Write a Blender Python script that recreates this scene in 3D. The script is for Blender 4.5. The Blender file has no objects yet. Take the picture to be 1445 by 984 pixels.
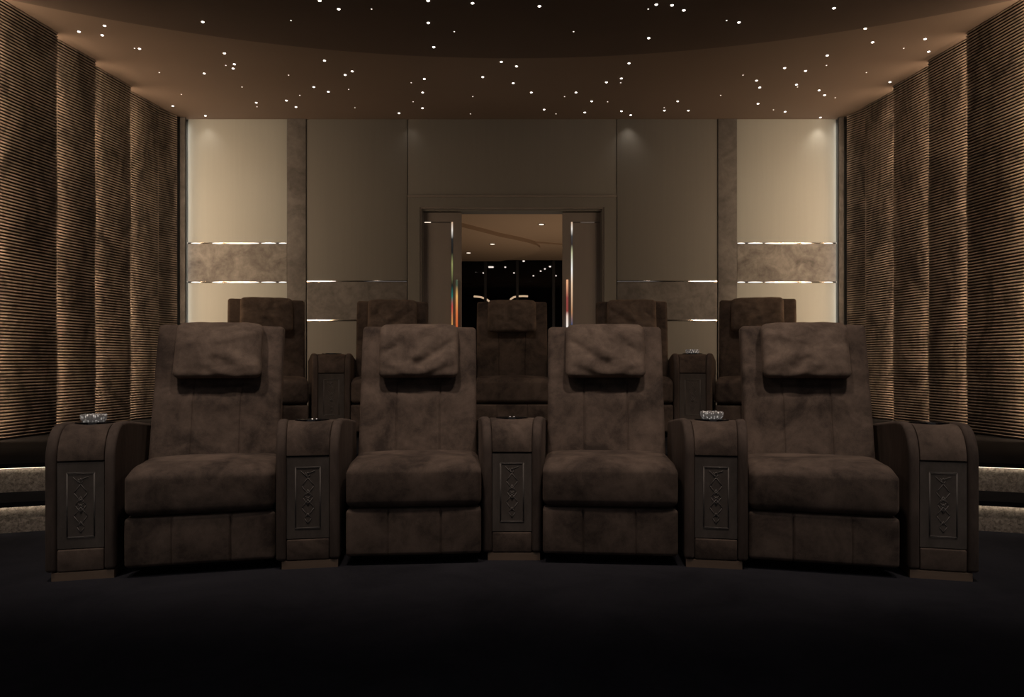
import bpy, bmesh, math, random
from mathutils import Vector, noise
random.seed(7)
S = bpy.context.scene
COL = S.collection
PI = math.pi
EYE = 0.9

# ------------------------------------------------------------------ nodes / materials
def new_mat(name):
    m = bpy.data.materials.new(name); m.use_nodes = True
    nt = m.node_tree; nt.nodes.clear()
    out = nt.nodes.new('ShaderNodeOutputMaterial')
    return m, nt, out

def lnk(nt, a, b): nt.links.new(a, b)

def ramp(nt, fac, stops, interp='LINEAR'):
    r = nt.nodes.new('ShaderNodeValToRGB'); r.color_ramp.interpolation = interp
    el = r.color_ramp.elements
    while len(el) < len(stops): el.new(0.5)
    for e, (p, c) in zip(el, stops):
        e.position = p; e.color = (c[0], c[1], c[2], 1)
    lnk(nt, fac, r.inputs[0]); return r.outputs[0]

def noise_n(nt, vec, scale, detail=4, rough=.55, dist=0):
    n = nt.nodes.new('ShaderNodeTexNoise')
    n.inputs['Scale'].default_value = scale; n.inputs['Detail'].default_value = detail
    n.inputs['Roughness'].default_value = rough; n.inputs['Distortion'].default_value = dist
    lnk(nt, vec, n.inputs['Vector']); return n.outputs['Fac']

def coords(nt, scale=(1, 1, 1), per_object=True):
    tc = nt.nodes.new('ShaderNodeTexCoord')
    mp = nt.nodes.new('ShaderNodeMapping'); mp.inputs['Scale'].default_value = scale
    lnk(nt, tc.outputs['Object'], mp.inputs[0])
    if not per_object: return mp.outputs[0]
    oi = nt.nodes.new('ShaderNodeObjectInfo')
    mul = nt.nodes.new('ShaderNodeMath'); mul.operation = 'MULTIPLY'; mul.inputs[1].default_value = 37.
    lnk(nt, oi.outputs['Random'], mul.inputs[0])
    ad = nt.nodes.new('ShaderNodeVectorMath'); ad.operation = 'ADD'
    lnk(nt, mp.outputs[0], ad.inputs[0]); lnk(nt, mul.outputs[0], ad.inputs[1])
    return ad.outputs[0]

def bump(nt, h, strength, dist=.002, normal=None):
    b = nt.nodes.new('ShaderNodeBump'); b.inputs['Strength'].default_value = strength
    b.inputs['Distance'].default_value = dist; lnk(nt, h, b.inputs['Height'])
    if normal: lnk(nt, normal, b.inputs['Normal'])
    return b.outputs[0]

def principled(nt, out, rough=.6, metal=0, spec=.5):
    p = nt.nodes.new('ShaderNodeBsdfPrincipled')
    p.inputs['Roughness'].default_value = rough; p.inputs['Metallic'].default_value = metal
    p.inputs['Specular IOR Level'].default_value = spec
    lnk(nt, p.outputs[0], out.inputs[0]); return p

def mottled(name, dark, light, s1=6, s2=28, rough=.85, spec=.15, sheen=0, bstr=.25, bdist=.002,
            stretch=(1, 1, 1), stops=(.32, .7), per_object=True, dist=.6, fine=300, finew=.12):
    m, nt, out = new_mat(name)
    v = coords(nt, stretch, per_object)
    a = noise_n(nt, v, s1, 5, .6, dist); b = noise_n(nt, v, s2, 5, .65, .3); c = noise_n(nt, v, fine, 2, .5)
    mx = nt.nodes.new('ShaderNodeMath'); mx.operation = 'MULTIPLY_ADD'; mx.inputs[1].default_value = .62
    lnk(nt, a, mx.inputs[0])
    k = nt.nodes.new('ShaderNodeMath'); k.operation = 'MULTIPLY_ADD'; k.inputs[1].default_value = .38 - finew
    lnk(nt, b, k.inputs[0])
    k2 = nt.nodes.new('ShaderNodeMath'); k2.operation = 'MULTIPLY'; k2.inputs[1].default_value = finew
    lnk(nt, c, k2.inputs[0]); lnk(nt, k2.outputs[0], k.inputs[2]); lnk(nt, k.outputs[0], mx.inputs[2])
    col = ramp(nt, mx.outputs[0], [(stops[0], dark), (stops[1], light)])
    p = principled(nt, out, rough, 0, spec); lnk(nt, col, p.inputs['Base Color'])
    if sheen:
        p.inputs['Sheen Weight'].default_value = sheen; p.inputs['Sheen Roughness'].default_value = .45
        p.inputs['Sheen Tint'].default_value = (light[0] * 2, light[1] * 2, light[2] * 2, 1)
    if bstr:
        lnk(nt, bump(nt, k.outputs[0], bstr, bdist), p.inputs['Normal'])
    return m

def plain(name, c, rough=.5, metal=0, spec=.5):
    m, nt, out = new_mat(name); p = principled(nt, out, rough, metal, spec)
    v = coords(nt); n = noise_n(nt, v, 40, 3)
    col = ramp(nt, n, [(.3, tuple(x * .85 for x in c)), (.7, c)]); lnk(nt, col, p.inputs['Base Color'])
    return m

def emit(name, c, strength, sampling='AUTO'):
    m, nt, out = new_mat(name)
    e = nt.nodes.new('ShaderNodeEmission'); e.inputs[0].default_value = (*c, 1); e.inputs[1].default_value = strength
    lnk(nt, e.outputs[0], out.inputs[0])
    m.cycles.emission_sampling = sampling
    return m

M = {}
M['suede'] = mottled('suede', (.046, .035, .030), (.155, .115, .093), 5, 22, .9, .12, sheen=.25, bstr=.3, bdist=.0015, stops=(.38, .63))
M['suede_side'] = mottled('suede_side', (.055, .042, .036), (.125, .095, .080), 4, 18, .9, .12, sheen=.2, bstr=.3, bdist=.0015, stretch=(3, 3, .7), stops=(.33, .68))
M['suede_pillow'] = mottled('suede_pillow', (.066, .049, .041), (.205, .155, .125), 7, 24, .9, .12, sheen=.25, bstr=.3, bdist=.0015, stops=(.35, .66))
M['suede_panel'] = mottled('suede_panel', (.068, .057, .050), (.140, .118, .104), 7, 30, .85, .2, sheen=.15, bstr=.3, bdist=.001, stretch=(1, 1, .5))
M['stitch'] = plain('stitch', (.17, .152, .14), .8)
M['seam'] = plain('seam', (.012, .009, .008), .9)
M['plinth'] = mottled('plinth', (.17, .120, .088), (.22, .158, .115), 10, 60, .45, .4, bstr=.1, stretch=(.3, 1, 6))
M['tray'] = plain('tray', (.012, .012, .014), .12)
M['chrome'] = plain('chrome', (.75, .74, .72), .12, 1)
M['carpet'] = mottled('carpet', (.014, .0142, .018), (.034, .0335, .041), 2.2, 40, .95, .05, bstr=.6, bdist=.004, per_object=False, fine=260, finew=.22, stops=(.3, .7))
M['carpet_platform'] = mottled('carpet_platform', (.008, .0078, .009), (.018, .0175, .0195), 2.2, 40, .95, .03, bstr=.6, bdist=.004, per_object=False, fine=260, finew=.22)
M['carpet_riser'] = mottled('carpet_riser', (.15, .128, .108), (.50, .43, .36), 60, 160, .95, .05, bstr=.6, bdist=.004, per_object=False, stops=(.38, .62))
M['ceiling'] = mottled('ceiling_paint', (.138, .106, .088), (.147, .113, .094), 1, 4, .75, .2, bstr=0, per_object=False)
M['ceiling_disc'] = mottled('ceiling_disc_paint', (.088, .069, .060), (.094, .074, .065), 1, 4, .8, .15, bstr=0, per_object=False)
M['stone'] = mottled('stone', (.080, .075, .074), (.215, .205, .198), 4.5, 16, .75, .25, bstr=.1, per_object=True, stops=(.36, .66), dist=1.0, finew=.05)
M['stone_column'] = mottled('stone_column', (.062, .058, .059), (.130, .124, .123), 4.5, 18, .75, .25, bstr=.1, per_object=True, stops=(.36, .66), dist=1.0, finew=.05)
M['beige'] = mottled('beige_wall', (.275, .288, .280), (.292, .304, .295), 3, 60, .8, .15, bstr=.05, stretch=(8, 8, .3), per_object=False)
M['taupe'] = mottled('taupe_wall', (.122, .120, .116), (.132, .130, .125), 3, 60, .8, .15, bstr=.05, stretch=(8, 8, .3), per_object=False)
M['door'] = mottled('door_panel', (.15, .136, .132), (.17, .153, .148), 2, 30, .6, .3, bstr=.03, stretch=(6, 6, .4))
M['black'] = plain('black_gap', (.006, .005, .005), .8)
M['dark_wall'] = plain('dark_wall', (.03, .024, .02), .8)
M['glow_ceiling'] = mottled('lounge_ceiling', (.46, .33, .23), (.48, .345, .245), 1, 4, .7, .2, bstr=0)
M['star_big'] = emit('star_light_white', (1, .9, .8), 6.0, 'NONE')
M['star_small'] = emit('star_light_faint', (1, .86, .74), 1.6, 'NONE')
M['led_warm'] = emit('led_warm', (1, .78, .55), 3.0)
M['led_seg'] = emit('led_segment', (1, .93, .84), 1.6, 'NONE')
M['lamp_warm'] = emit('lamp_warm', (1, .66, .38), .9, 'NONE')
M['lamp_white'] = emit('lamp_white', (1, .84, .68), 1.6, 'NONE')  # for downlight lenses, and for glows standing in for reflections
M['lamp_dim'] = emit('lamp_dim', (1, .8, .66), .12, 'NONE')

# velvet for the ribbed panels: cloudy pile, colour changes across patches
def ribbed_mat():
    m, nt, out = new_mat('ribbed_velvet')
    v = coords(nt, (1, 1, .6))
    a = noise_n(nt, v, 3.0, 6, .62, 1.2); b = noise_n(nt, v, 12, 4, .6)
    mx = nt.nodes.new('ShaderNodeMath'); mx.operation = 'MULTIPLY_ADD'; mx.inputs[1].default_value = .7
    lnk(nt, a, mx.inputs[0])
    k = nt.nodes.new('ShaderNodeMath'); k.operation = 'MULTIPLY'; k.inputs[1].default_value = .3
    lnk(nt, b, k.inputs[0]); lnk(nt, k.outputs[0], mx.inputs[2])
    col = ramp(nt, mx.outputs[0], [(.38, (.13, .108, .097)), (.60, (.42, .345, .295))])
    p = principled(nt, out, .8, 0, .2); lnk(nt, col, p.inputs['Base Color'])
    return m
M['ribbed'] = ribbed_mat()
M['rib_gap'] = plain('rib_gap', (.03, .022, .018), .9)  # dark groove colour imitates the shade between ribs

def glass_mat():
    m, nt, out = new_mat('night_glass')
    t = nt.nodes.new('ShaderNodeBsdfTransparent'); t.inputs[0].default_value = (.8, .82, .86, 1)
    g = nt.nodes.new('ShaderNodeBsdfGlossy'); g.inputs['Roughness'].default_value = .02
    g.inputs[0].default_value = (.5, .5, .55, 1)
    mx = nt.nodes.new('ShaderNodeMixShader'); mx.inputs[0].default_value = .02
    lnk(nt, t.outputs[0], mx.inputs[1]); lnk(nt, g.outputs[0], mx.inputs[2]); lnk(nt, mx.outputs[0], out.inputs[0])
    return m
M['glass'] = glass_mat()
def crystal_mat():
    m, nt, out = new_mat('crystal')
    p = principled(nt, out, .05, 0, .9); p.inputs['Base Color'].default_value = (.62, .6, .57, 1)
    v = coords(nt, (1, 1, .45)); n = nt.nodes.new('ShaderNodeTexVoronoi'); n.inputs['Scale'].default_value = 110
    lnk(nt, v, n.inputs['Vector'])
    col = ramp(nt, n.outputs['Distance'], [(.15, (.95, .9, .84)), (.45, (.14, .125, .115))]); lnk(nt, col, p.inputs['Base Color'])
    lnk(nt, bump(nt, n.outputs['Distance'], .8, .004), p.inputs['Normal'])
    lnk(nt, col, p.inputs['Emission Color']); p.inputs['Emission Strength'].default_value = .30  # added glow imitates light caught in the cut glass
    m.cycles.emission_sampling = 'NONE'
    return m
M['crystal'] = crystal_mat()
def reflection_mat(name, stops, strength):  # colour ramp paints glowing reflection streaks along door bars and strips
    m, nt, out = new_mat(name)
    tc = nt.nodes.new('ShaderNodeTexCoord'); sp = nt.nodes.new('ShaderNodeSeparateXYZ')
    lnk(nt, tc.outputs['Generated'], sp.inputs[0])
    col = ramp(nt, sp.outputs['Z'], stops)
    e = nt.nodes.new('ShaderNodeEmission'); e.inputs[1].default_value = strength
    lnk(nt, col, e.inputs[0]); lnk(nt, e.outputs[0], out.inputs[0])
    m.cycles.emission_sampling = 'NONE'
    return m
M['handle_l'] = reflection_mat('luminous_bar_amber', [(0, (.05, .02, .01)), (.42, (.5, .1, .03)), (.6, (.62, .16, .05)), (.8, (.7, .38, .12)), (.93, (.06, .08, .05))], 1.)
M['handle_r'] = reflection_mat('luminous_bar_red', [(0, (.5, .4, .3)), (.42, (.9, .85, .78)), (.56, (.8, .6, .5)), (.62, (.25, .05, .04)), (.78, (.28, .06, .05)), (.96, (.8, .4, .22))], 1.)
M['strip_l'] = reflection_mat('luminous_strip_mixed', [(0, (.01, .01, .01)), (.27, (.5, .25, .08)), (.4, (.45, .06, .05)), (.47, (.02, .15, .12)), (.55, (.01, .01, .01)), (.7, (.25, .26, .1)), (.78, (.01, .01, .01)), (.88, (.02, .02, .02)), (.94, (.8, .74, .66)), (1, (.6, .4, .25))], 1.)
M['strip_r'] = reflection_mat('luminous_strip_white', [(0, (.01, .01, .03)), (.27, (.05, .07, .14)), (.36, (.4, .2, .1)), (.56, (.85, .6, .4)), (.66, (.9, .88, .84)), (.78, (.5, .5, .3)), (.84, (.03, .02, .02)), (.9, (.05, .05, .05)), (.95, (.8, .74, .66)), (1, (.6, .4, .25))], 1.)

# ------------------------------------------------------------------ object helpers
def finish(name, bm, mat, smooth=True, sharp=40):
    bmesh.ops.recalc_face_normals(bm, faces=bm.faces[:])
    me = bpy.data.meshes.new(name); bm.to_mesh(me); bm.free()
    me.materials.append(mat)
    if smooth:
        for p in me.polygons: p.use_smooth = True
        if sharp: me.set_sharp_from_angle(angle=math.radians(sharp))
    return me

def obj(name, me, parent=None, loc=(0, 0, 0), rot=(0, 0, 0)):
    o = bpy.data.objects.new(name, me); COL.objects.link(o)
    o.location = loc; o.rotation_euler = rot
    if parent is not None: o.parent = parent
    return o

def tag(o, label, cat, group=None):
    o['label'] = label; o['category'] = cat
    if group: o['group'] = group
    return o

def struct(o):
    o['kind'] = 'structure'; return o

def empty(name, loc, rz=0):
    o = bpy.data.objects.new(name, None); COL.objects.link(o)
    o.location = loc; o.rotation_euler = (0, 0, rz); o.empty_display_size = .2
    return o

def box(bm, x0, x1, y0, y1, z0, z1):
    vs = [bm.verts.new(p) for p in ((x0, y0, z0), (x1, y0, z0), (x1, y1, z0), (x0, y1, z0), (x0, y0, z1), (x1, y0, z1), (x1, y1, z1), (x0, y1, z1))]
    for f in ((0, 3, 2, 1), (4, 5, 6, 7), (0, 1, 5, 4), (1, 2, 6, 5), (2, 3, 7, 6), (3, 0, 4, 7)):
        bm.faces.new([vs[i] for i in f])

def bevel(bm, w, seg=2, ang=30):
    es = [e for e in bm.edges if len(e.link_faces) == 2 and e.calc_face_angle(0) > math.radians(ang)]
    bmesh.ops.bevel(bm, geom=es, offset=w, segments=seg, profile=.5, affect='EDGES', clamp_overlap=True)

def boxmesh(name, mat, dims, bw=0, seg=2):
    bm = bmesh.new(); box(bm, *dims)
    bmesh.ops.recalc_face_normals(bm, faces=bm.faces[:])
    if bw: bevel(bm, bw, seg)
    return finish(name, bm, mat, smooth=bw > 0)

def axis_samples(half, r, n, extra=()):
    s = set()
    for i in range(n + 1): s.add(round(-half + r + (2 * half - 2 * r) * i / n, 5))
    for i in range(5):
        t = r * (1 - math.tan(math.radians(45 * i / 5)) ) if i else r
        pass
    for i in range(0, 5):
        o = r * math.tan(math.radians(45 * (i / 4)))
        s.add(round(half - r + o, 5)); s.add(round(-half + r - o, 5))
    for e in extra:
        for d in (-.009, -.005, -.0025, 0, .0025, .005, .009): s.add(round(e + d, 5))
    out = []
    for v in sorted(s):
        if not out or v - out[-1] > .0004: out.append(v)
    return out

def rbox(hx, hy, hz, r, n=(10, 4, 8), deform=None, ex=(), ey=(), ez=()):
    """closed box with rounded edges, centred on the origin, then bent by deform(Vector)->Vector"""
    A = axis_samples(hx, r, n[0], ex); B = axis_samples(hy, r, n[1], ey); C = axis_samples(hz, r, n[2], ez)
    bm = bmesh.new(); cache = {}
    def v(x, y, z):
        k = (round(x, 5), round(y, 5), round(z, 5))
        if k not in cache:
            p = Vector((x, y, z))
            q = Vector((max(-hx + r, min(hx - r, x)), max(-hy + r, min(hy - r, y)), max(-hz + r, min(hz - r, z))))
            d = p - q
            if d.length > 1e-9: p = q + d.normalized() * r
            if deform: p = deform(p)
            cache[k] = bm.verts.new(p)
        return cache[k]
    def grid(U, V, f):
        for i in range(len(U) - 1):
            for j in range(len(V) - 1):
                try: bm.faces.new([f(U[i], V[j]), f(U[i + 1], V[j]), f(U[i + 1], V[j + 1]), f(U[i], V[j + 1])])
                except ValueError: pass
    for s in (-1, 1):
        y = B[0] if s < 0 else B[-1]; grid(A, C, lambda a, c: v(a, y, c))
        x = A[0] if s < 0 else A[-1]; grid(B, C, lambda b, c: v(x, b, c))
        z = C[0] if s < 0 else C[-1]; grid(A, B, lambda a, b: v(a, b, z))
    return bm

def tube(bm, pts, r, n=6):
    """round tube along pts"""
    rings = []
    for i, p in enumerate(pts):
        p = Vector(p)
        d = (Vector(pts[min(i + 1, len(pts) - 1)]) - Vector(pts[max(i - 1, 0)])).normalized()
        u = d.cross(Vector((0, 0, 1)));
        if u.length < 1e-3: u = d.cross(Vector((0, 1, 0)))
        u.normalize(); w = d.cross(u)
        rings.append([bm.verts.new(p + r * (math.cos(2 * PI * k / n) * u + math.sin(2 * PI * k / n) * w)) for k in range(n)])
    for a, b in zip(rings, rings[1:]):
        for k in range(n): bm.faces.new([a[k], a[(k + 1) % n], b[(k + 1) % n], b[k]])
    bm.faces.new(rings[0][::-1]); bm.faces.new(rings[-1])

def lathe(bm, prof, n=24, c=(0, 0, 0)):
    rings = [[bm.verts.new((c[0] + r * math.cos(2 * PI * k / n), c[1] + r * math.sin(2 * PI * k / n), c[2] + z)) for k in range(n)] for r, z in prof]
    for a, b in zip(rings, rings[1:]):
        for k in range(n): bm.faces.new([a[k], a[(k + 1) % n], b[(k + 1) % n], b[k]])
    bm.faces.new(rings[0][::-1]); bm.faces.new(rings[-1])

def groove(x, c, depth, s=.0035): return depth * math.exp(-((x - c) / s) ** 2)
def sstep(a, b, x):
    t = max(0, min(1, (x - a) / (b - a))); return t * t * (3 - 2 * t)
def nz(p, s, o=0): return noise.noise(Vector((p[0] * s + o, p[1] * s + o * 1.7, p[2] * s - o)))

# ------------------------------------------------------------------ recliner meshes (front faces local -Y, origin on the floor at the front)
SW = .2925
def make_seat():
    hx, hy, hz = .300, .235, .098
    def d(p):
        x, y, z = p
        top = sstep(-.02, hz, z)
        crown = .017 * top * (1 - (x / hx) ** 4) * (1 - .6 * abs(y / hy) ** 3)
        z2 = z + crown
        if z > 0: z2 -= .018 * sstep(.45, 1.0, -y / hy) * top          # rolls over at the front edge
        z2 += .003 * nz(p, 9, 3) * top
        y2 = y
        if y < 0: y2 -= .008 * (1 - (z / hz) ** 2) * (1 - (x / hx) ** 6) * sstep(.7, 1, -y / hy)
        return Vector((x, y2, z2))
    bm = rbox(hx, hy, hz, .034, (18, 14, 8), d)
    bmesh.ops.translate(bm, verts=bm.verts[:], vec=(0, hy - .004, .256 + hz))
    return finish('seat_cushion', bm, M['suede'], sharp=0)

def make_footrest(m=1):
    hx, hy, hz = .299, .04, .104
    def d(p):
        x, y, z = p
        if y < 0:
            y += groove(x, -.115 * m, .006) + groove(x, .118 * m, .010, .0045)
            y -= .003 * (1 - (z / hz) ** 2)
            y += .002 * nz(p, 8, 9)
        return Vector((x, y, z))
    bm = rbox(hx, hy, hz, .016, (16, 3, 10), d, ex=(-.115 * m, .118 * m))
    bmesh.ops.translate(bm, verts=bm.verts[:], vec=(0, hy + .006, .042 + hz))
    return finish('footrest_panel', bm, M['suede'], sharp=0)

BACK_T = .065
def back_front_y(h): return .37 + .245 * (h - .44) / .65 - .012 * math.sin(PI * max(0, min(1, (h - .44) / .65)))
def make_back():
    hz = .375; zc = .715
    def d(p):
        x, y, z = p
        h = zc + z
        hw = SW * (1 + .02 * sstep(.5, 1.1, h))
        xx = x * hw / SW
        yy = y
        if y < 0:
            g = 1 - sstep(.80, .83, h)
            yy += (groove(x, -.108, .0075) + groove(x, .108, .0075)) * g
            yy -= .010 * (1 - (x / SW) ** 2)                                     # gentle crown
            yy -= .012 * math.exp(-((h - .715) / .05) ** 2) * (1 - (x / SW) ** 4) # the roll below the pillow
            yy += .010 * math.exp(-((h - .80) / .03) ** 2)
            yy += .0045 * nz(p, 7, 5) + .0025 * nz(p, 16, 2)
        hh = h + (.003 * nz(p, 10, 1) if h > .95 else 0)
        return Vector((xx, back_front_y(h) + BACK_T + yy, hh))
    bm = rbox(SW, BACK_T, hz, .022, (24, 4, 40), d, ex=(-.108, .108))
    return finish('backrest', bm, M['suede'], sharp=0)

def seg_dist(u, v, a, b):
    ax, ay = a; bx, by = b; dx, dy = bx - ax, by - ay
    t = max(0, min(1, ((u - ax) * dx + (v - ay) * dy) / (dx * dx + dy * dy)))
    return math.hypot(u - ax - t * dx, v - ay - t * dy)

PILLOW = {
 'a': [((.0, -.30), (.45, -.80), .012, .15), ((.35, -.15), (.80, -.55), -.008, .16), ((-.15, -.55), (.25, -1.0), -.012, .13), ((.25, .55), (.92, .88), .009, .13), ((-.1, -.6), (-.5, -.95), .006, .15), ((.0, .35), (.8, .65), -.008, .13), ((-.9, .3), (-.3, .55), .006, .18), ((-.9, -.1), (-.3, -.3), -.005, .2)],
 'b': [((-.80, -.05), (-.55, .30), .012, .13), ((-.66, .06), (-.60, .14), .010, .07), ((.0, -.50), (.80, .30), .013, .13), ((.10, -.85), (.90, -.15), -.010, .15), ((-.1, -.2), (.50, .60), -.010, .14), ((-.3, .1), (-.1, .8), .006, .16), ((-.75, -.45), (-.2, -.85), -.008, .16), ((.3, -.9), (.9, -.55), .008, .12)],
}
def make_pillow(kind, mir):
    hx, hy, hz = .202, .042, .138
    def d(p):
        x, y, z = p
        u = (x / hx) * (-1 if mir else 1); v = z / hz
        if y < 0:
            y -= .016 * (1 - abs(u) ** 2.6) * (1 - abs(v) ** 2.6)
            for a, b, dep, w in PILLOW[kind]:
                y += dep * math.exp(-(seg_dist(u, v, a, b) / w) ** 2) * (1 - abs(v) ** 5) * (1 - abs(u) ** 5)
            y += .005 * nz((u, v, 0), 2.2, 4) + .002 * nz((u, v, 0), 6, 8)
        # top is folded back over the backrest
        k = sstep(.55, 1.0, v)
        y += .018 * k
        z += .005 * nz((u, 0, 0), 2.5, 6) * sstep(.2, 1, v) + (.004 * (1 - u * u) if v > .5 else 0)
        h = .962 + z
        yb = back_front_y(h)
        return Vector((x, yb - .040 + y - .004 - .008 * (1 - sstep(-1, .3, v)), h))
    bm = rbox(hx, hy, hz, .034, (48, 4, 34), d)
    return finish('head_pillow', bm, M['suede_pillow'], sharp=0)

def make_pillow_flap():
    # strap of the pillow running over the top of the backrest
    hx, hy, hz = .175, .058, .008
    bm = rbox(hx, hy, hz, .0075, (12, 8, 1), lambda p: Vector((p.x, p.y, p.z - .10 * p.y ** 2 / .06)))
    bmesh.ops.translate(bm, verts=bm.verts[:], vec=(0, .685, 1.091))
    return finish('pillow_strap', bm, M['suede_pillow'], sharp=0)

def make_base():
    bm = bmesh.new(); box(bm, -SW + .004, SW - .004, .10, .60, .05, .262)
    box(bm, -SW + .05, SW - .05, .14, .42, .0, .05)
    return finish('base', bm, M['seam'], smooth=False)

ME = dict(seat=make_seat(), foot=make_footrest(), foot_m=make_footrest(-1), back=make_back(), base=make_base(), strap=make_pillow_flap())
PM = {(k, m): make_pillow(k, m) for k in 'ab' for m in (0, 1)}

def recliner(x, y, z, deg, label, group, pil):
    t = empty('cinema_recliner', (x, y, z), math.radians(deg))
    tag(t, label, 'recliner', group)
    obj('seat_cushion', ME['seat'], t); obj('footrest_panel', ME['foot_m' if x > 0 else 'foot'], t); obj('backrest', ME['back'], t)
    obj('base', ME['base'], t)
    p = obj('head_pillow', PM[pil], t)
    obj('strap', ME['strap'], p)
    return t

# ------------------------------------------------------------------ armrest console meshes
DEP = .62
def arm_profile(off=0.):
    """outline (depth, height) of the console seen from the side, front first"""
    pts = [(0 - off, .036)]
    pts += [(0 - off, .30), (0 - off, .495)]
    for i in range(1, 13):
        a = PI / 2 * i / 12
        pts.append((.125 - (.125 + off) * math.cos(a), .495 + (.140 + off) * math.sin(a)))
    pts += [(.20, .634 + off), (.32, .622 + off), (.46, .606 + off), (DEP, .588 + off), (DEP, .036)]
    return pts

def strip(bm, pts, xl, xr):
    """prism of a (y,z) outline; xl,xr give the x of both sides as functions of depth"""
    a = [bm.verts.new((xl(y), y, z)) for y, z in pts]; b = [bm.verts.new((xr(y), y, z)) for y, z in pts]
    n = len(pts)
    for i in range(n):
        j = (i + 1) % n; bm.faces.new([a[i], a[j], b[j], b[i]])
    bm.faces.new(a); bm.faces.new(b[::-1])

def make_console(w, wedge_l, wedge_r):
    """w width at the front; wedge_* how fast each side spreads towards the back (tan)"""
    F = .043
    hl = lambda y: -w / 2 - wedge_l * y
    hr = lambda y: w / 2 + wedge_r * y
    out = {}
    for side, nm in ((-1, 'l'), (1, 'r')):
        bm = bmesh.new(); P = arm_profile(.006)
        if side < 0: strip(bm, P, hl, lambda y: hl(y) + F)
        else: strip(bm, P, lambda y: hr(y) - F, hr)
        bmesh.ops.recalc_face_normals(bm, faces=bm.faces[:])
        es = [e for e in bm.edges if len(e.link_faces) == 2 and e.calc_face_angle(0) > math.radians(50)]
        bmesh.ops.bevel(bm, geom=es, offset=.014, segments=4, profile=.5, affect='EDGES', clamp_overlap=True)
        out['flap' + nm] = finish('side_panel', bm, M['suede_side'], sharp=60)
    g = .0015
    il = lambda y: hl(y) + F + g; ir = lambda y: hr(y) - F - g
    P = arm_profile(0)
    pts = [(0, .492)] + P[2:-1] + [(DEP, .492)]
    bm = bmesh.new(); strip(bm, pts, il, ir); bmesh.ops.recalc_face_normals(bm, faces=bm.faces[:]); bevel(bm, .005, 3, 50)
    out['top'] = finish('top_cushion', bm, M['suede'], sharp=60)
    bm = bmesh.new(); box(bm, -w / 2 + F + g, w / 2 - F - g, .003, .03, .131, .487); bevel(bm, .002, 2)
    out['panel'] = finish('embroidered_panel', bm, M['suede_panel'], sharp=60)
    bm = bmesh.new(); box(bm, -w / 2 + F + g, w / 2 - F - g, -.001, .03, .036, .127); bmesh.ops.recalc_face_normals(bm, faces=bm.faces[:]); bevel(bm, .006, 3)
    out['low'] = finish('lower_panel', bm, M['suede'], sharp=60)
    bm = bmesh.new(); strip(bm, [(.012, .04), (.012, .49), (DEP - .01, .49), (DEP - .01, .04)], lambda y: hl(y) + F * .6, lambda y: hr(y) - F * .6)
    out['core'] = finish('inner_frame', bm, M['seam'], smooth=False)
    for k_, a_, b_ in (('plinth', .024, .006), ('plinth_m', .006, .024)):
        bm = bmesh.new(); box(bm, -w / 2 + a_, w / 2 - b_, .0, DEP - .05, 0, .034); bevel(bm, .0015, 1)
        out[k_] = finish('plinth', bm, M['plinth'], sharp=30)
    # stitched frame and diamonds, from the panel's own proportions
    pw = w - 2 * F - 2 * g; ph = .356; zc = .309; bm = bmesh.new()
    y = .0024; r = .0013
    X = lambda u: u * pw / 2; Z = lambda v: zc + v * ph / 2
    def line(*uv): tube(bm, [(X(u), y, Z(v)) for u, v in uv], r, 5)
    for k in (0, .035):
        a = .60 - k; b = .755 - k * .6
        for p, q in (((-a, -b), (a, -b)), ((a, -b), (a, b)), ((a, b), (-a, b)), ((-a, b), (-a, -b))): line(p, q)
    def dia(cv, hw, hv):
        for p, q in (((-hw, cv), (0, cv + hv)), ((0, cv + hv), (hw, cv)), ((hw, cv), (0, cv - hv)), ((0, cv - hv), (-hw, cv))): line(p, q)
    dia(.29, .29, .205); dia(0.0, .23, .20); dia(-.07, .12, .09); dia(-.25, .29, .21); dia(.05, .12, .09); dia(-.51, .16, .13)
    line((-.33, .66), (0, .49)); line((0, .60), (.33, .66)); line((-.12, .62), (0, .49)); dia(.56, .09, .07)
    out['stitch'] = finish('stitched_pattern', bm, M['stitch'], sharp=0)
    # flush tray: dark glossy disc with a thin metal rim
    bm = bmesh.new(); lathe(bm, [(.078, -.012), (.078, .0045), (.074, .006), (.066, .005), (.064, .002), (.001, .002)], 40)
    out['tray'] = finish('tray', bm, M['tray'], sharp=30)
    return out

T = math.tan
rad = math.radians
CM = {
 'centre': make_console(.268, T(rad(5.5)), T(rad(5.5))),
 'mid': make_console(.268, T(rad(4.6)), T(rad(4.6))),
 'outer': make_console(.263, 0, 0),
 'rear': make_console(.278, T(rad(5.2)), T(rad(5.2))),
}
TRAY_Y = .185
def console(kind, x, y, z, deg, label, group, tray=True):
    t = empty('armrest_console', (x, y, z), rad(deg)); tag(t, label, 'armrest', group)
    m = CM[kind]
    obj('side_panel', m['flapl'], t); obj('side_panel', m['flapr'], t)
    obj('top_cushion', m['top'], t)
    e = obj('embroidered_panel', m['panel'], t); obj('stitched_pattern', m['stitch'], e)
    obj('lower_panel', m['low'], t); obj('inner_frame', m['core'], t); obj('plinth', m['plinth_m' if x > 0 else 'plinth'], t)
    if tray:
        o = obj('tray', m['tray'], t, (0, TRAY_Y, .634), (rad(-3), 0, 0))
    return t

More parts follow.
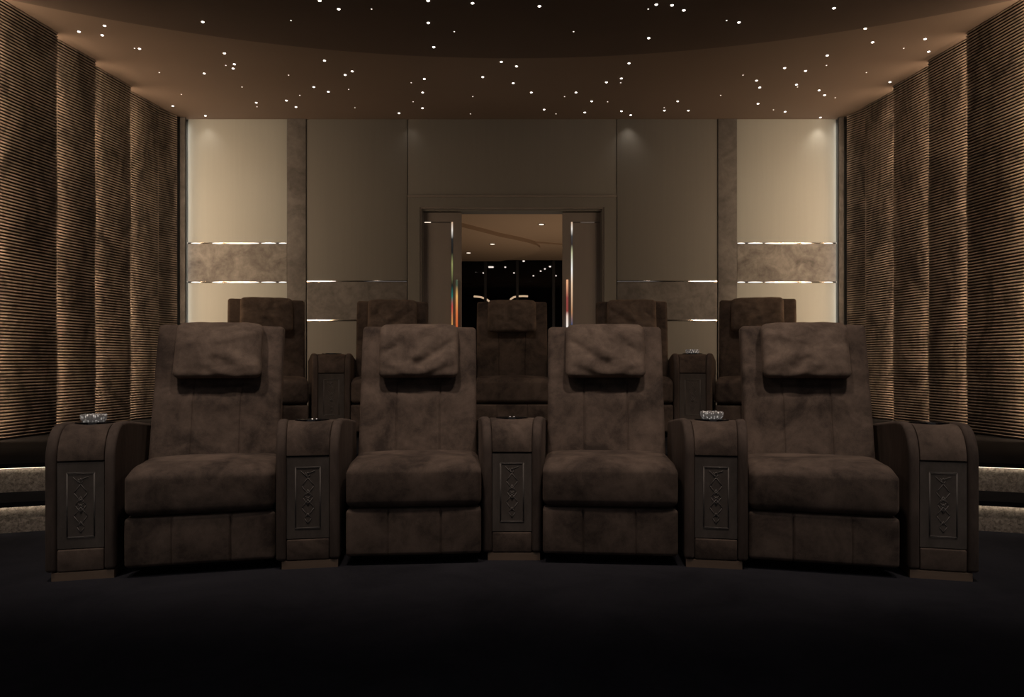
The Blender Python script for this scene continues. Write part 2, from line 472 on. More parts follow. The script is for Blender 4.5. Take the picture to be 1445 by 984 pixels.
# ------------------------------------------------------------------ place the two rows
GF = 'front row of recliners'; GR = 'back row of recliners'
recliner(-1.322, 3.012, 0, 14.3, 'brown suede recliner at the far left of the front row, pillow creased at lower right', GF, ('a', 0))
recliner(-.435, 3.145, 0, 5, 'brown suede recliner left of centre in the front row, between the second and central armrests', GF, ('b', 0))
recliner(.435, 3.145, 0, -5, 'brown suede recliner right of centre in the front row, beside the central armrest', GF, ('b', 1))
recliner(1.322, 3.012, 0, -14.3, 'brown suede recliner at the far right of the front row, pillow creased at lower left', GF, ('a', 1))
AF = 'armrests of the front row'; AR = 'armrests of the back row'
console('outer', -1.787, 2.935, 0, 14, 'leftmost front armrest with diamond-stitched panel, carrying a crystal bowl', AF)
console('mid', -.893, 3.10, 0, 10, 'front row armrest between the far left and left centre recliners, tray empty', AF)
console('centre', 0, 3.226, 0, 0, 'central front row armrest between the two middle recliners', AF)
console('mid', .893, 3.10, 0, -10, 'front row armrest between right centre and far right recliners, carrying a crystal bowl', AF)
console('outer', 1.787, 2.935, 0, -14, 'rightmost front armrest with diamond-stitched panel, no bowl on it', AF)
PH = .33
rr = [(0, 5.43, 0, ('a', 0), 'dark brown recliner in the middle of the back row, in front of the doorway'),
      (-.925, 5.40, 8, ('b', 0), 'dark brown back row recliner immediately left of the middle one'),
      (.925, 5.40, -8, ('b', 1), 'dark brown back row recliner immediately right of the middle one'),
      (-1.812, 5.235, 19, ('a', 0), 'dark brown recliner at the left end of the back row, by the stone column'),
      (1.812, 5.235, -19, ('a', 1), 'dark brown recliner at the right end of the back row, by the stone column')]
for x, y, a, p, lb in rr: recliner(x, y, PH, a, lb, GR, p)
for x, y, a, lb in ((-.462, 5.425, 4, 'back row armrest just left of the middle back recliner'),
                    (.462, 5.425, -4, 'back row armrest just right of the middle back recliner'),
                    (-1.36, 5.335, 13.5, 'back row armrest on the left, beside the left end recliner, tray empty'),
                    (1.36, 5.335, -13.5, 'back row armrest on the right, carrying a crystal bowl'),
                    (-2.255, 5.09, 19.5, 'armrest closing the left end of the back row'),
                    (2.255, 5.09, -19.5, 'armrest closing the right end of the back row')):
    console('outer' if abs(x) > 2 else 'rear', x, y, PH, a, lb, AR)

def bowl_mesh():
    bm = bmesh.new(); n = 20
    prof = [(.040, 0), (.048, .012), (.050, .030), (.047, .034), (.040, .030), (.034, .012), (.002, .010)]
    rings = []
    for i, (r, z) in enumerate(prof):
        rings.append([bm.verts.new(((r + (.003 if (k % 2 and 0 < i < 4) else 0)) * math.cos(2 * PI * k / n), (r + (.003 if (k % 2 and 0 < i < 4) else 0)) * math.sin(2 * PI * k / n), z + (.002 if k % 2 and i == 3 else 0))) for k in range(n)])
    for a, b in zip(rings, rings[1:]):
        for k in range(n): bm.faces.new([a[k], a[(k + 1) % n], b[(k + 1) % n], b[k]])
    bm.faces.new(rings[0][::-1]); bm.faces.new(rings[-1])
    return finish('crystal_bowl', bm, M['crystal'], smooth=False)
bm_ = bowl_mesh()
def on_arm(x, y, deg, dx, dy):
    a = rad(deg); return (x + dx * math.cos(a) - dy * math.sin(a), y + dx * math.sin(a) + dy * math.cos(a))
for (x, y, deg, dy, z, lb) in ((-1.787, 2.935, 14, .165, .640, 'small faceted crystal bowl on the leftmost front armrest'),
                               (.893, 3.10, -10, .185, .639, 'small faceted crystal bowl on the right middle front armrest'),
                               (1.36, 5.335, -13.5, .21, .968, 'small faceted crystal bowl on a back row armrest, only its rim showing')):
    p = on_arm(x, y, deg, 0, dy)
    o = obj('crystal_bowl', bm_, None, (p[0], p[1], z)); tag(o, lb, 'bowl', 'crystal bowls on the armrests')

# ------------------------------------------------------------------ room shell
YB = 7.79; CH = 3.58
xb = lambda px: (px - 722.5) / 128.4
hb = lambda py: EYE + (512 - py) / 128.4
WX = 3.98
def slab(name, mat, dims, bw=0): return struct(obj(name, boxmesh(name, mat, dims, bw)))
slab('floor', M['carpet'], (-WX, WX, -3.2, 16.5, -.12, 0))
slab('wall_left', M['dark_wall'], (-WX - .12, -WX, -3.2, 8.0, 0, CH))
slab('wall_right', M['dark_wall'], (WX, WX + .12, -3.2, 8.0, 0, CH))
slab('wall_front', M['dark_wall'], (-WX, WX, -3.32, -3.2, 0, CH))
slab('ceiling', M['ceiling'], (-WX, WX, -3.2, YB + .22, CH, CH + .12))

# round ceiling disc hung slightly lower, its far edge seen as a long arc
RD = 7.2; YD = -1.08; HD = 3.53
def arc_pts(R, cy, x0, x1, n): return [(x0 + (x1 - x0) * i / n, cy + math.sqrt(R * R - (x0 + (x1 - x0) * i / n) ** 2)) for i in range(n + 1)]
bm = bmesh.new()
A = arc_pts(RD, YD, -3.66, 3.66, 80)
lo = [bm.verts.new((x, y, HD)) for x, y in A]; hi = [bm.verts.new((x, y, CH)) for x, y in A]
bl = [bm.verts.new((x, -3.15, HD)) for x in (-3.66, 3.66)]; bh = [bm.verts.new((x, -3.15, CH)) for x in (-3.66, 3.66)]
bm.faces.new(lo + [bl[1], bl[0]]); bm.faces.new(hi + [bh[1], bh[0]])
for i in range(len(A) - 1): bm.faces.new([lo[i], lo[i + 1], hi[i + 1], hi[i]])
bm.faces.new([lo[0], hi[0], bh[0], bl[0]]); bm.faces.new([lo[-1], hi[-1], bh[1], bl[1]]); bm.faces.new([bl[0], bl[1], bh[1], bh[0]])
disc = struct(obj('ceiling_disc', finish('ceiling_disc', bm, M['ceiling_disc'], smooth=False)))
bm = bmesh.new()   # warm light line round the disc rim
B2 = arc_pts(RD + .006, YD, -3.60, 3.60, 80)
a = [bm.verts.new((x, y, HD + .014)) for x, y in B2]; b = [bm.verts.new((x, y, HD + .022)) for x, y in B2]
for i in range(len(B2) - 1): bm.faces.new([a[i], a[i + 1], b[i + 1], b[i]])
M['rim_led'] = emit('rim_led', (1, .66, .44), 1.6)
obj('rim_light_strip', finish('rim_light_strip', bm, M['rim_led'], smooth=False), disc)

# raised platform: two curved steps with lit risers
def curved_step(name, R, cy, z0, z1, riser_label):
    bm = bmesh.new(); n = 70
    P = arc_pts(R, cy, -WX + .001, WX - .001, n)
    root = None
    # tread slab with its nosing
    Rn = R - .03; Q = arc_pts(Rn, cy, -WX + .001, WX - .001, n)
    t0 = z1 - .026
    lo = [bm.verts.new((x, y, t0)) for x, y in Q]; hi = [bm.verts.new((x, y, z1)) for x, y in Q]
    e = 8.0
    b0 = [bm.verts.new((x, e, t0)) for x in (Q[0][0], Q[-1][0])]; b1 = [bm.verts.new((x, e, z1)) for x in (Q[0][0], Q[-1][0])]
    bm.faces.new(lo + [b0[1], b0[0]]); bm.faces.new(hi + [b1[1], b1[0]])
    for i in range(n): bm.faces.new([lo[i], lo[i + 1], hi[i + 1], hi[i]])
    bm.faces.new([b0[0], b0[1], b1[1], b1[0]])
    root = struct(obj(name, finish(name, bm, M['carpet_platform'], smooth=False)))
    bm = bmesh.new()
    lo = [bm.verts.new((x, y, z0)) for x, y in P]; hi = [bm.verts.new((x, y, t0)) for x, y in P]
    for i in range(n): bm.faces.new([lo[i], lo[i + 1], hi[i + 1], hi[i]])
    r = obj('riser', finish('riser', bm, M['carpet_riser'], sharp=0), root); r['label'] = riser_label
    bm = bmesh.new()
    L = arc_pts(R - .013, cy, -WX + .01, WX - .01, n); L2 = arc_pts(R - .005, cy, -WX + .01, WX - .01, n)
    a = [bm.verts.new((x, y, t0 - .003)) for x, y in L]; b = [bm.verts.new((x, y, t0 - .003)) for x, y in L2]
    for i in range(n): bm.faces.new([b[i], b[i + 1], a[i + 1], a[i]])
    me = finish('light_strip', bm, M['step_led'], smooth=False)
    obj('light_strip', me, root)
    return root
M['step_led'] = emit('step_led', (1, .84, .66), 6.0)
curved_step('step', 8.0, -3.8, 0, .165, 'speckled grey carpet riser lit from under the nosing')
curved_step('platform', 8.32, -3.8, .165, .33, 'speckled grey carpet riser lit from under the nosing')

# ------------------------------------------------------------------ ribbed side panels
TIPS = [(3.70, 3.60), (3.70, 4.35), (3.70, 5.08), (3.70, 5.75), (3.70, 6.28), (3.70, 6.86), (3.70, 7.40), (3.635, 7.66)]
TIPS = [(3.70, 3.60), (3.70, 4.35), (3.70, 5.06), (3.697, 5.75), (3.697, 6.28), (3.697, 6.86), (3.697, 7.395), (3.640, 7.68)]
PITCH = .0242
ORD = ['nearest', 'second nearest', 'fifth from the back wall', 'fourth from the back wall', 'third from the back wall', 'second from the back wall', 'last before the back wall']
def light(name, kind, loc, energy, color=(1, .72, .47), **k):
    l = bpy.data.lights.new(name, kind); l.energy = energy; l.color = color
    for a, v in k.items(): setattr(l, a, v)
    o = bpy.data.objects.new(name, l); COL.objects.link(o); o.location = loc
    return o
def aim(o, d): o.rotation_euler = Vector(d).to_track_quat('-Z', 'Y').to_euler()

for sd in (-1, 1):
    for i in range(len(TIPS) - 1):
        (xa, ya), (xt, yt) = TIPS[i], TIPS[i + 1]
        xs = 3.785 if i < 6 else 3.76             # near end lies further back
        ya2 = ya + .004
        z0 = PH if ya > 3.9 else 0.0
        if 3.3 < ya < 3.9: z0 = PH
        z0 += .001
        bm = bmesh.new()
        d = Vector((sd * (xt - xs), yt - ya2, 0)); L = d.length; d.normalize()
        nrm = Vector((-sd * abs(d.y), 0, 0)) + Vector((0, sd * 0, 0)); nrm = Vector((-sd, 0, 0))
        nr = int((CH - z0) / PITCH)
        prof = []
        pit = (CH - .002 - z0) / nr
        for k in range(nr):
            zz = z0 + k * pit
            prof += [(zz, 0), (zz + pit * .30, 0), (zz + pit * .36, .008), (zz + pit * .52, .0125), (zz + pit * .78, .0125), (zz + pit * .94, .008)]
        prof.append((CH - .002, 0))
        P0 = Vector((sd * xs, ya2, 0)); P1 = Vector((sd * xt, yt, 0))
        va = [bm.verts.new(P0 + nrm * o + Vector((0, 0, z))) for z, o in prof]
        vb = [bm.verts.new(P1 + nrm * o + Vector((0, 0, z))) for z, o in prof]
        for k in range(len(prof) - 1):
            f_ = bm.faces.new([va[k], va[k + 1], vb[k + 1], vb[k]]); f_.material_index = 1 if k % 6 in (0, 1, 5) else 0
        # board behind, closing at the tip with a return
        zA, zB = z0, CH - .002
        tk = Vector((sd * .02, 0, 0)); ret = Vector((sd * .11, 0, 0))
        def q(p, z): return bm.verts.new(Vector((p.x, p.y, z)))
        quad = [q(P0 + tk, zA), q(P1 + tk + Vector((0, -.02, 0)), zA), q(P1 + tk + Vector((0, -.02, 0)), zB), q(P0 + tk, zB)]
        bm.faces.new(quad)
        r1 = [q(P1, zA), q(P1 + ret, zA), q(P1 + ret, zB), q(P1, zB)]; bm.faces.new(r1)
        r2 = [q(P1 + tk + Vector((0, -.02, 0)), zA), q(P1 + ret + Vector((0, -.02, 0)), zA), q(P1 + ret + Vector((0, -.02, 0)), zB), q(P1 + tk + Vector((0, -.02, 0)), zB)]; bm.faces.new(r2)
        me = finish('ribbed_wall_panel', bm, M['ribbed'], sharp=50); me.materials.append(M['rib_gap'])
        o = obj('ribbed_wall_panel', me)
        side = 'left' if sd < 0 else 'right'
        tag(o, 'brown horizontally ribbed fabric panel on the %s wall, %s' % (side, ORD[i]), 'wall panel', 'ribbed panels along the %s wall' % side)
        # strip lamp hidden behind each tip, washing the next panel and the ceiling
        if i < len(TIPS) - 2:
            e = 14.5 * (.4 if i == 5 else 1.0 if i > 1 else 1.7 if i == 1 else 1.2)
            l = light('panel_wash_lamp', 'AREA', (sd * (xt + .062), yt + .006, z0 + (CH - z0) / 2), e, (1, .70, .44), shape='RECTANGLE', size=.03, size_y=3.15)
            aim(l, (-sd * .10, 1, 0)); l.rotation_euler = Vector((-sd * .10, 1, 0)).to_track_quat('-Z', 'Z').to_euler()
            q_ = Vector((-sd * .10, 1, 0)).normalized()
            zax = -q_; yax = Vector((0, 0, 1)); xax = yax.cross(zax)
            from mathutils import Matrix
            l.rotation_euler = Matrix((xax, yax, zax)).transposed().to_euler()
    # lamp tucked behind the narrow stone strip, washing the back wall sideways
    l = light('corner_wash_lamp', 'AREA', (sd * 3.598, 7.772, (CH + PH) / 2), 2.0, (1, .92, .78), shape='RECTANGLE', size=.02, size_y=3.15)
    q_ = Vector((-sd * 1.0, .10, 0)).normalized(); zax = -q_; yax = Vector((0, 0, 1)); xax = yax.cross(zax)
    l.rotation_euler = Matrix((xax, yax, zax)).transposed().to_euler()

# ------------------------------------------------------------------ back wall
def wallpiece(name, mat, px0, px1, py0, py1, y0=YB, th=.06, bw=0):
    return boxmesh(name, mat, (xb(px0), xb(px1), y0, y0 + th, hb(py1), hb(py0)), bw)
# structural wall behind (with the doorway left open)
XO0, XO1, HO = xb(596), xb(849), hb(297)
bm = bmesh.new()
box(bm, -WX, XO0, YB + .03, YB + .20, 0, CH); box(bm, XO1, WX, YB + .03, YB + .20, 0, CH); box(bm, XO0, XO1, YB + .03, YB + .20, HO, CH)
struct(obj('wall_back', finish('wall_back', bm, M['taupe'], smooth=False)))
n = [0]
def wstruct(mat, px0, px1, py0, py1, y0=YB, bw=.004, name='wall_panel'):
    return struct(obj(name, wallpiece(name, mat, px0, px1, py0, py1, y0, YB + .03 - y0, bw)))
PB = 512 + (EYE - PH) * 128.4    # pixel row of the platform floor at the wall
mir = lambda a, b: (1445 - b, 1445 - a)
bandN = {-1: 'left', 1: 'right'}
tn = [0]
def trim(px0, px1, py, segs, th=2.0, y0=YB - .010):
    tn[0] += 1
    t = struct(obj('trim_%d' % tn[0], wallpiece('trim', M['chrome'], px0, px1, py - th / 2, py + th / 2, y0, YB + .03 - y0, .002)))
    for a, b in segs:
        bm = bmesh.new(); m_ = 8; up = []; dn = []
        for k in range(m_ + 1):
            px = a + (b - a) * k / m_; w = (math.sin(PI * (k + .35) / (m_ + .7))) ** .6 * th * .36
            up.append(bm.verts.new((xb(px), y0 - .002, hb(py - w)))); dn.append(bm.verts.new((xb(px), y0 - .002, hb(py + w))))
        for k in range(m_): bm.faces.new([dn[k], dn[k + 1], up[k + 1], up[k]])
        obj('light_segment', finish('light_segment', bm, M['led_seg'], smooth=False), t)  # glowing patch imitating a bright reflection in the chrome
for s in (-1, 1):
    def R(a, b): return (a, b) if s < 0 else mir(a, b)
    nm = bandN[s]
    o = obj('stone_panel', wallpiece('stone_panel', M['stone_column'], *R(257.5, 264.5), 168, PB, YB - .062, .03, .003)); tag(o, 'narrow stone strip in the back %s corner beside the ribbed panels' % nm, 'wall panel', 'stone panels on the back wall')
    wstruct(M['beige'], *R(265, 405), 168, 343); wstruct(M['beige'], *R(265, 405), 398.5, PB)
    o = obj('stone_panel', wallpiece('stone_panel', M['stone'], *R(265, 405), 344, 397.5, YB - .008, .038, .003)); tag(o, 'wide mottled stone band on the back wall near the %s corner, brightly lit' % nm, 'wall panel', 'stone panels on the back wall')
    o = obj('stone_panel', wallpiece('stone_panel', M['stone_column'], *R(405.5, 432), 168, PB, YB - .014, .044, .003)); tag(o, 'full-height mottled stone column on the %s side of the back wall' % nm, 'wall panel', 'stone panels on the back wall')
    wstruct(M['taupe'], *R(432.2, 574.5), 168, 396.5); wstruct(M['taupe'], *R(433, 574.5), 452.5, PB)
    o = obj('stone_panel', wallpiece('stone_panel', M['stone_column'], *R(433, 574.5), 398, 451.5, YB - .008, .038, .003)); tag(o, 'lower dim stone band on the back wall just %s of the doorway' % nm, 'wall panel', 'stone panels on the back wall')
    def sg(L): return [R(a, b) for a, b in L]
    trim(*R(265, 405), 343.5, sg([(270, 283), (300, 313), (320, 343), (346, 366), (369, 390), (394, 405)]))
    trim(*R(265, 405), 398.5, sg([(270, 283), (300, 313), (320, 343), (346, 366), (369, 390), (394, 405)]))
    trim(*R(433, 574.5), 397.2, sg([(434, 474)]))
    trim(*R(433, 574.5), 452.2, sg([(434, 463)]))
wstruct(M['taupe'], 575.5, 869.5, 168, 277)
# door casing
bm = bmesh.new()
for d in ((xb(575.5), xb(592.5), YB - .012, YB + .05, PH, hb(278.5)), (xb(852.5), xb(869.5), YB - .012, YB + .05, PH, hb(278.5)), (xb(592.5), xb(852.5), YB - .012, YB + .05, hb(292.5), hb(278.5))): box(bm, *d)
bmesh.ops.recalc_face_normals(bm, faces=bm.faces[:])
struct(obj('trim_%d' % 20, finish('door_casing', bm, M['taupe'], smooth=False)))
bm = bmesh.new()
for d in ((xb(575), xb(870), YB - .026, YB + .02, hb(278.5), hb(276.3)), (xb(592.5), xb(594.5), YB - .002, YB + .055, PH, hb(292.5)), (xb(850.5), xb(852.5), YB - .002, YB + .055, PH, hb(292.5)), (xb(594.5), xb(850.5), YB - .002, YB + .055, hb(294.5), hb(292.5))): box(bm, *d)
struct(obj('trim_%d' % 21, finish('door_frame_bead', bm, M['door'], smooth=False)))
# two sliding door leaves, half open
def leaf(idx, px0, px1, s):
    y0 = YB + .07
    d = struct(obj('door_%d' % idx, boxmesh('door', M['door'], (xb(px0), xb(px1), y0, y0 + .05, PH, hb(298)), .003)))
    q = (lambda a, b: (a, b)) if s < 0 else mir
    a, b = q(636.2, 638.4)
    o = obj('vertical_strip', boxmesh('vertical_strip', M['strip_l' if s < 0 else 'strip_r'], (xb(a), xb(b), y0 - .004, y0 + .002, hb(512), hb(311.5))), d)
    a, b = q(598, 637)
    obj('horizontal_strip', boxmesh('horizontal_strip', M['chrome'], (xb(a), xb(b), y0 - .004, y0 + .002, hb(312.7), hb(311.6))), d)
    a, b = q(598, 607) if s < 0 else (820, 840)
    obj('light_segment', boxmesh('light_segment', M['lamp_white' if s < 0 else 'lamp_dim'], (xb(a), xb(b), y0 - .006, y0 - .003, hb(312.6), hb(311.7))), d)  # glowing bit painted in as a reflection on the chrome strip
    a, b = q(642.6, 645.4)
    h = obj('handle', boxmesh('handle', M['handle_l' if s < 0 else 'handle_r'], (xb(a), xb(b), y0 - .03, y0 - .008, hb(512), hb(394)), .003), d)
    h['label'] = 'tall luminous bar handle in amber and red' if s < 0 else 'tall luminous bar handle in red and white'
    bm = bmesh.new()
    for py in (400, 500): box(bm, xb(a) + .006, xb(b) - .006, y0 - .012, y0 + .001, hb(py + 1), hb(py - 1))
    obj('mount', finish('mount', bm, M['chrome'], smooth=False), h)
leaf(1, 590, 650.5, -1); leaf(2, 794.5, 855, 1)

# ------------------------------------------------------------------ lounge seen through the doorway
LX = 4.2
slab('floor_lounge', M['dark_wall'], (-LX, LX, YB + .2, 12.9, -.01, PH - .02))
HU, HL = 2.715, 2.70
slab('ceiling_lounge', M['glow_ceiling'], (-LX, LX, YB + .2, 12.56, HU, HU + .1))
slab('wall_lounge_left', M['dark_wall'], (-LX - .1, -LX, YB + .2, 13.2, 0, HU))
slab('wall_lounge_right', M['dark_wall'], (LX, LX + .1, YB + .2, 13.2, 0, HU))
def prism(name, mat, pts, z0, z1):
    bm = bmesh.new(); a = [bm.verts.new((x, y, z0)) for x, y in pts]; b = [bm.verts.new((x, y, z1)) for x, y in pts]
    bm.faces.new(a); bm.faces.new(b)
    for i in range(len(a)): bm.faces.new([a[i], a[(i + 1) % len(a)], b[(i + 1) % len(a)], b[i]])
    return struct(obj(name, finish(name, bm, mat, sharp=30)))
prism('ceiling_soffit', M['glow_ceiling'], [(-LX, 8.3), (-1.6, 8.5), (-.95, 8.85), (-.66, 9.18), (-.42, 9.52), (-.17, 9.90), (.05, 10.15), (.24, 10.40), (.37, 10.62), (.43, 10.85), (.43, 11.10), (.38, 11.35), (.22, 11.72), (.05, 11.98), (-.10, 12.15), (-.2, 12.3), (-LX, 12.3)], 2.66, HU)
prism('ceiling_soffit', M['glow_ceiling'], [(.1, 10.5), (.5, 10.66), (.9, 10.85), (1.3, 11.0), (LX, 11.6), (LX, 12.55), (-.6, 12.30)], 2.69, HU)
# black window wall
gy = 12.5
w = struct(obj('window_1', boxmesh('window_frame', M['black'], (-LX, LX, gy - .04, gy + .04, PH - .02, PH + .08))))
M['mullion'] = plain('mullion', (.05, .052, .06), .4, .0)
for px in (588, 637, 685, 730, 781, 830): 
    X = (px - 722.5) / 1000 * gy
    obj('mullion', boxmesh('mullion', M['mullion'], (X - .025, X + .025, gy - .06, gy + .02, PH + .08, HU), .004), w)
obj('pane', boxmesh('pane', M['glass'], (-LX, LX, gy + .02, gy + .03, PH + .08, HU)), w)
for (px, py, h) in ((694.9, 344.2, 2.66), (661.2, 356.6, 2.66), (764, 316.3, 2.715)):
    Y = (h - EYE) * 1000 / (512 - py); X = (px - 722.5) / 1000 * Y
    e = empty('downlight', (X, Y, h))
    bm = bmesh.new(); lathe(bm, [(.050, -.006), (.050, .0), (.033, .0), (.033, -.006)], 20); obj('ring', finish('ring', bm, M['chrome'], sharp=30), e)
    bm = bmesh.new(); lathe(bm, [(.034, -.007), (.02, -.010), (.002, -.011)], 20); obj('lens', finish('lens', bm, M['lamp_white'], sharp=0), e)
    tag(e, {344.2: 'small round downlight nearer the middle of the lounge soffit', 356.6: 'small round downlight at the left of the lounge soffit, beside the door leaf', 316.3: 'tiny spotlight on the upper lounge ceiling, right of centre'}[py], 'downlight', 'downlights in the lounge')
# terrace canopy outside the glass, carrying glowing spots that imitate pane reflections
slab('terrace', M['black'], (-LX, LX, 12.9, 16.5, .0, .2))
HC = 2.76
slab('canopy', M['black'], (-LX, LX, 12.62, 16.5, HC, HC + .1))
slab('wall_terrace', M['black'], (-LX, LX, 16.5, 16.6, 0, HC + .1))
for (px, py, rr_, m) in ((692.9, 376.8, .03, 'w'), (713, 376.8, .016, 'w'), (739, 368.2, .02, 'w'), (725.3, 385, .015, 'w'), (682, 385, .015, 'w'), (752.7, 389, .015, 'w'), (763, 382.4, .016, 'w'), (768.9, 379.3, .016, 'w'), (776.2, 376, .02, 'w'), (784.6, 389, .014, 'w')):
    h = HC - .004; Y = (h - EYE) * 1000 / (512 - py); X = (px - 722.5) / 1000 * Y
    bm = bmesh.new(); 
    if rr_ == .03: box(bm, -.048, .048, -.05, .05, -.012, .004)
    else: lathe(bm, [(rr_ * .8, -.016), (rr_, -.012), (rr_, .004)], 12)
    o = obj('canopy_lamp', finish('canopy_lamp', bm, M['lamp_white'], smooth=False), None, (X, Y, h))
    tag(o, 'rectangular white lamp shining in the dark beyond the doorway window' if rr_ == .03 else 'small round white lamp shining in the dark beyond the doorway window', 'lamp', 'lamps in the dark outside')
def reflection_arc(pts, lb):  # hung glowing arcs stand in for warm reflections in the pane
    Y = 14.0
    P = [((px - 722.5) / 1000 * Y, Y, EYE + (512 - py) / 1000 * Y) for px, py in pts]
    c = P[len(P) // 2]
    e = empty('pendant_lamp', (c[0], c[1], c[2]))
    bm = bmesh.new(); tube(bm, [(p[0] - c[0], p[1] - c[1], p[2] - c[2]) for p in P], .018, 8)
    obj('light_tube', finish('light_tube', bm, M['lamp_warm'], sharp=0), e)
    bm = bmesh.new(); tube(bm, [(0, 0, .015), (0, 0, HC - c[2])], .004, 6)
    obj('cable', finish('cable', bm, M['black'], sharp=0), e)
    tag(e, lb, 'lamp', 'warm curved lamps in the dark outside')
reflection_arc([(668.5, 418.5), (673, 418.8), (678, 419.3), (683, 421), (688, 423.5), (691, 426)], 'curved warm lamp outside the window, seen left above the middle back recliner')
reflection_arc([(719, 426), (721, 422), (725, 419.5), (731, 418.3), (738, 418), (745, 418.3)], 'curved warm lamp outside the window, seen right above the middle back recliner')

# ------------------------------------------------------------------ star ceiling
k = 2.981
big = [(0, p) for p in ((332,133),(440,108),(430,148),(587,205),(853,92),(944,224),(986,270),(981,288),(859,309),(1078,432),(1205,423),(1320,366),(1381,386),(1245,450),(1365,255),(1345,3),(1425,38),(727,446),(864,487))]
big += [(480, p) for p in ((370,3),(557,13),(838,26),(371,96),(394,198),(1330,19),(1396,22),(1298,160),(678,260),(742,279),(1215,266),(51,300),(21,315),(354,332),(600,324),(728,350),(347,389),(804,389),(992,389),(1120,346),(1183,330),(1058,426),(1029,473),(1183,468),(1222,484),(1364,465),(1420,426),(858,461),(346,455),(248,476))]
big += [(965, p) for p in ((0,43),(632,34),(232,94),(763,120),(794,178),(1015,164),(1030,217),(603,233),(424,286),(512,298),(306,339),(319,368),(474,356),(569,380),(592,400),(312,436),(426,470),(867,345),(572,496),(19,465))]
small = [(0, p) for p in ((566,203),(670,305),(763,397),(950,275),(1018,366),(1214,316),(1261,401),(1081,449),(1224,86))]
small += [(480, p) for p in ((132,38),(480,133),(982,133),(1296,38),(299,348),(36,376),(558,406),(307,428),(62,453),(548,479),(944,406),(908,479),(1125,428),(1180,348),(1363,453))]
small += [(965, p) for p in ((180,86),(925,203),(768,305),(600,275),(249,316),(478,366),(637,411),(155,401),(377,462))]
def star_mesh(r, m):
    bm = bmesh.new(); lathe(bm, [(r * .9, .006), (r, .001), (r * .95, -r * .18), (r * .6, -r * .42), (r * .1, -r * .5)], 12)
    return finish('star_light', bm, m, sharp=0)
SB = star_mesh(.0115, M['star_big']); SS = star_mesh(.0062, M['star_small'])
for L, me, size in ((big, SB, 'bright'), (small, SS, 'faint')):
    for ox, (cx, cy) in L:
        px = ox + cx / k; py = cy / k
        Y = (HD - EYE) * 1000 / (512 - py); X = (px - 722.5) / 1000 * Y
        on = (X * X + (Y - YD) ** 2) < RD * RD and abs(X) < 3.65
        h = HD
        if not on:
            h = CH; Y = (CH - EYE) * 1000 / (512 - py); X = (px - 722.5) / 1000 * Y
        Y = min(Y, YB - .05)
        o = obj('ceiling_star_light', me, None, (X, Y, h))
        tag(o, ('%s pinpoint star light set in the dark round ceiling disc' if on else '%s pinpoint star light in the outer ceiling between the disc and the back wall') % size, 'star light', 'star lights in the ceiling')

# ------------------------------------------------------------------ lamps
def spot(name, loc, target, energy, size=60, blend=.6, rad_=.06, color=(1, .80, .62)):
    o = light(name, 'SPOT', loc, energy, color, spot_size=rad(size), spot_blend=blend, shadow_soft_size=rad_)
    aim(o, Vector(target) - Vector(loc)); return o
for x in (-1.9, -.65, .65, 1.9):
    spot('row_spot', (x, 2.35, 3.49), (x * .9, 3.62, .85), 104, 60, 1, .09, (1, .81, .67))
for x in (-1.7, 0, 1.7):
    spot('rear_spot', (x, 3.9, 3.49), (x, 5.8, .95), 26, 75, 1, .10, (1, .81, .67))
for px, e in ((294, 1.5), (580, .6), (886, 2.0), (1155, 3.0)):
    X = xb(px); spot('wall_spot', (X, YB - .10, CH - .02), (X, YB - .02, 2.6), e, 95, 1, .02, (1, .85, .68))
for x in (-2.95, 2.95):
    spot('wall_washer', (x, 6.5, 3.55), (x, YB, 1.9), 9, 75, 1, .08, (1, .88, .72))
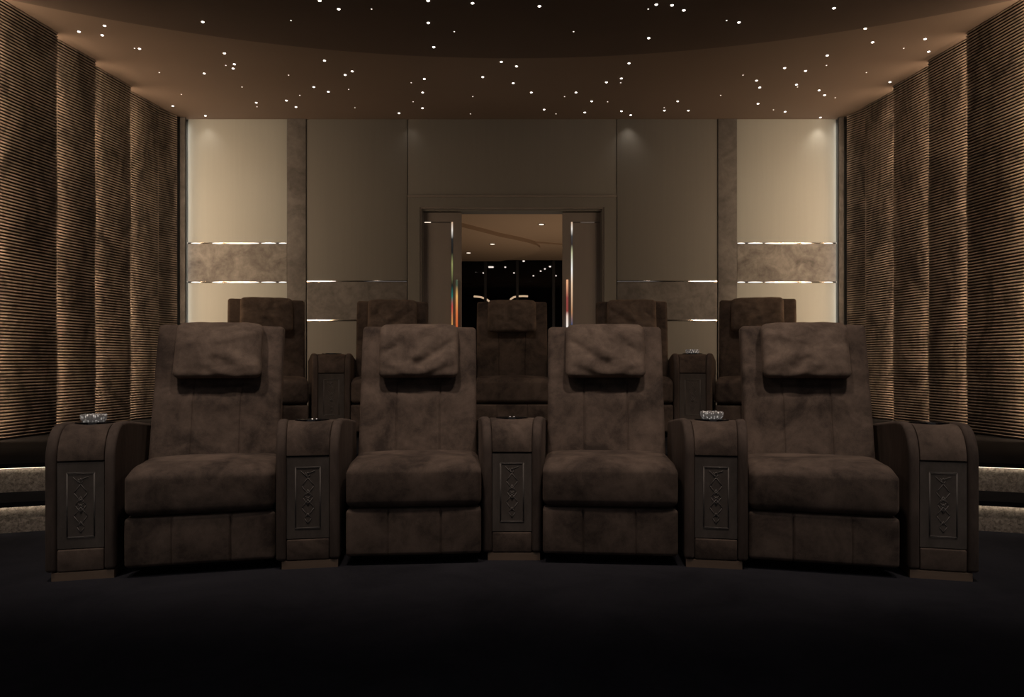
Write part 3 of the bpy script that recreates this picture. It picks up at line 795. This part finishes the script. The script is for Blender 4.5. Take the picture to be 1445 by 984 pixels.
for x in (-1, 1):
    spot('arm_spot', (x * 2.5, .9, 3.49), (x * 1.85, 2.95, .4), 62, 24, 1, .06, (1, .88, .78))  # added fill, brightens the fronts of the outer armrests
    spot('cross_spot', (x * 2.9, 1.9, 3.49), (-x * 1.5, 3.3, .5), 22, 40, 1, .06, (1, .84, .74))  # added fill, lifts the dark inner sides of the armrests
    spot('aisle_spot', (x * 1.3, .2, 3.49), (x * 1.3, 1.9, 0), 16, 80, 1, .1, (.95, .93, 1))  # added fill, brightens the floor before the front row
# unseen projection screen behind the camera, its glow added to fill the room
scr = empty('projection_screen', (0, -3.19, 1.75)); tag(scr, 'large dim projection screen on the front wall', 'screen')
M['screen'] = emit('screen_surface', (1, .92, .90), .22)
obj('screen_surface', boxmesh('screen_surface', M['screen'], (-2.9, 2.9, 0, .02, -1.1, 1.3)), scr)
fr = bmesh.new(); box(fr, -3.0, -2.9, 0, .05, -1.2, 1.4); box(fr, 2.9, 3.0, 0, .05, -1.2, 1.4); box(fr, -2.9, 2.9, 0, .05, 1.3, 1.4); box(fr, -2.9, 2.9, 0, .05, -1.2, -1.1)
obj('screen_frame', finish('screen_frame', fr, M['black'], smooth=False), scr)
# lounge lighting
l = light('lounge_lamp', 'AREA', (.9, 9.5, .6), 19, (1, .76, .54), shape='RECTANGLE', size=3.0, size_y=2.5); l.rotation_euler = (PI, 0, 0)

wd = bpy.data.worlds.new('world'); S.world = wd; wd.use_nodes = True
wd.node_tree.nodes['Background'].inputs[0].default_value = (.5, .45, .5, 1); wd.node_tree.nodes['Background'].inputs[1].default_value = .002

# ------------------------------------------------------------------ camera
cd = bpy.data.cameras.new('camera'); cam = bpy.data.objects.new('camera', cd); COL.objects.link(cam)
cam.location = (0, 0, EYE); cam.rotation_euler = (PI / 2, 0, 0)
cd.sensor_width = 36; cd.lens = 1000 / 1445 * 36; cd.shift_y = 20 / 1445; cd.shift_x = 0; cd.clip_start = .05
S.camera = cam
S.view_settings.view_transform = 'Standard'; S.view_settings.look = 'None'
S.cycles.use_denoising = True
S.cycles.max_bounces = 8
S.cycles.sample_clamp_indirect = 4
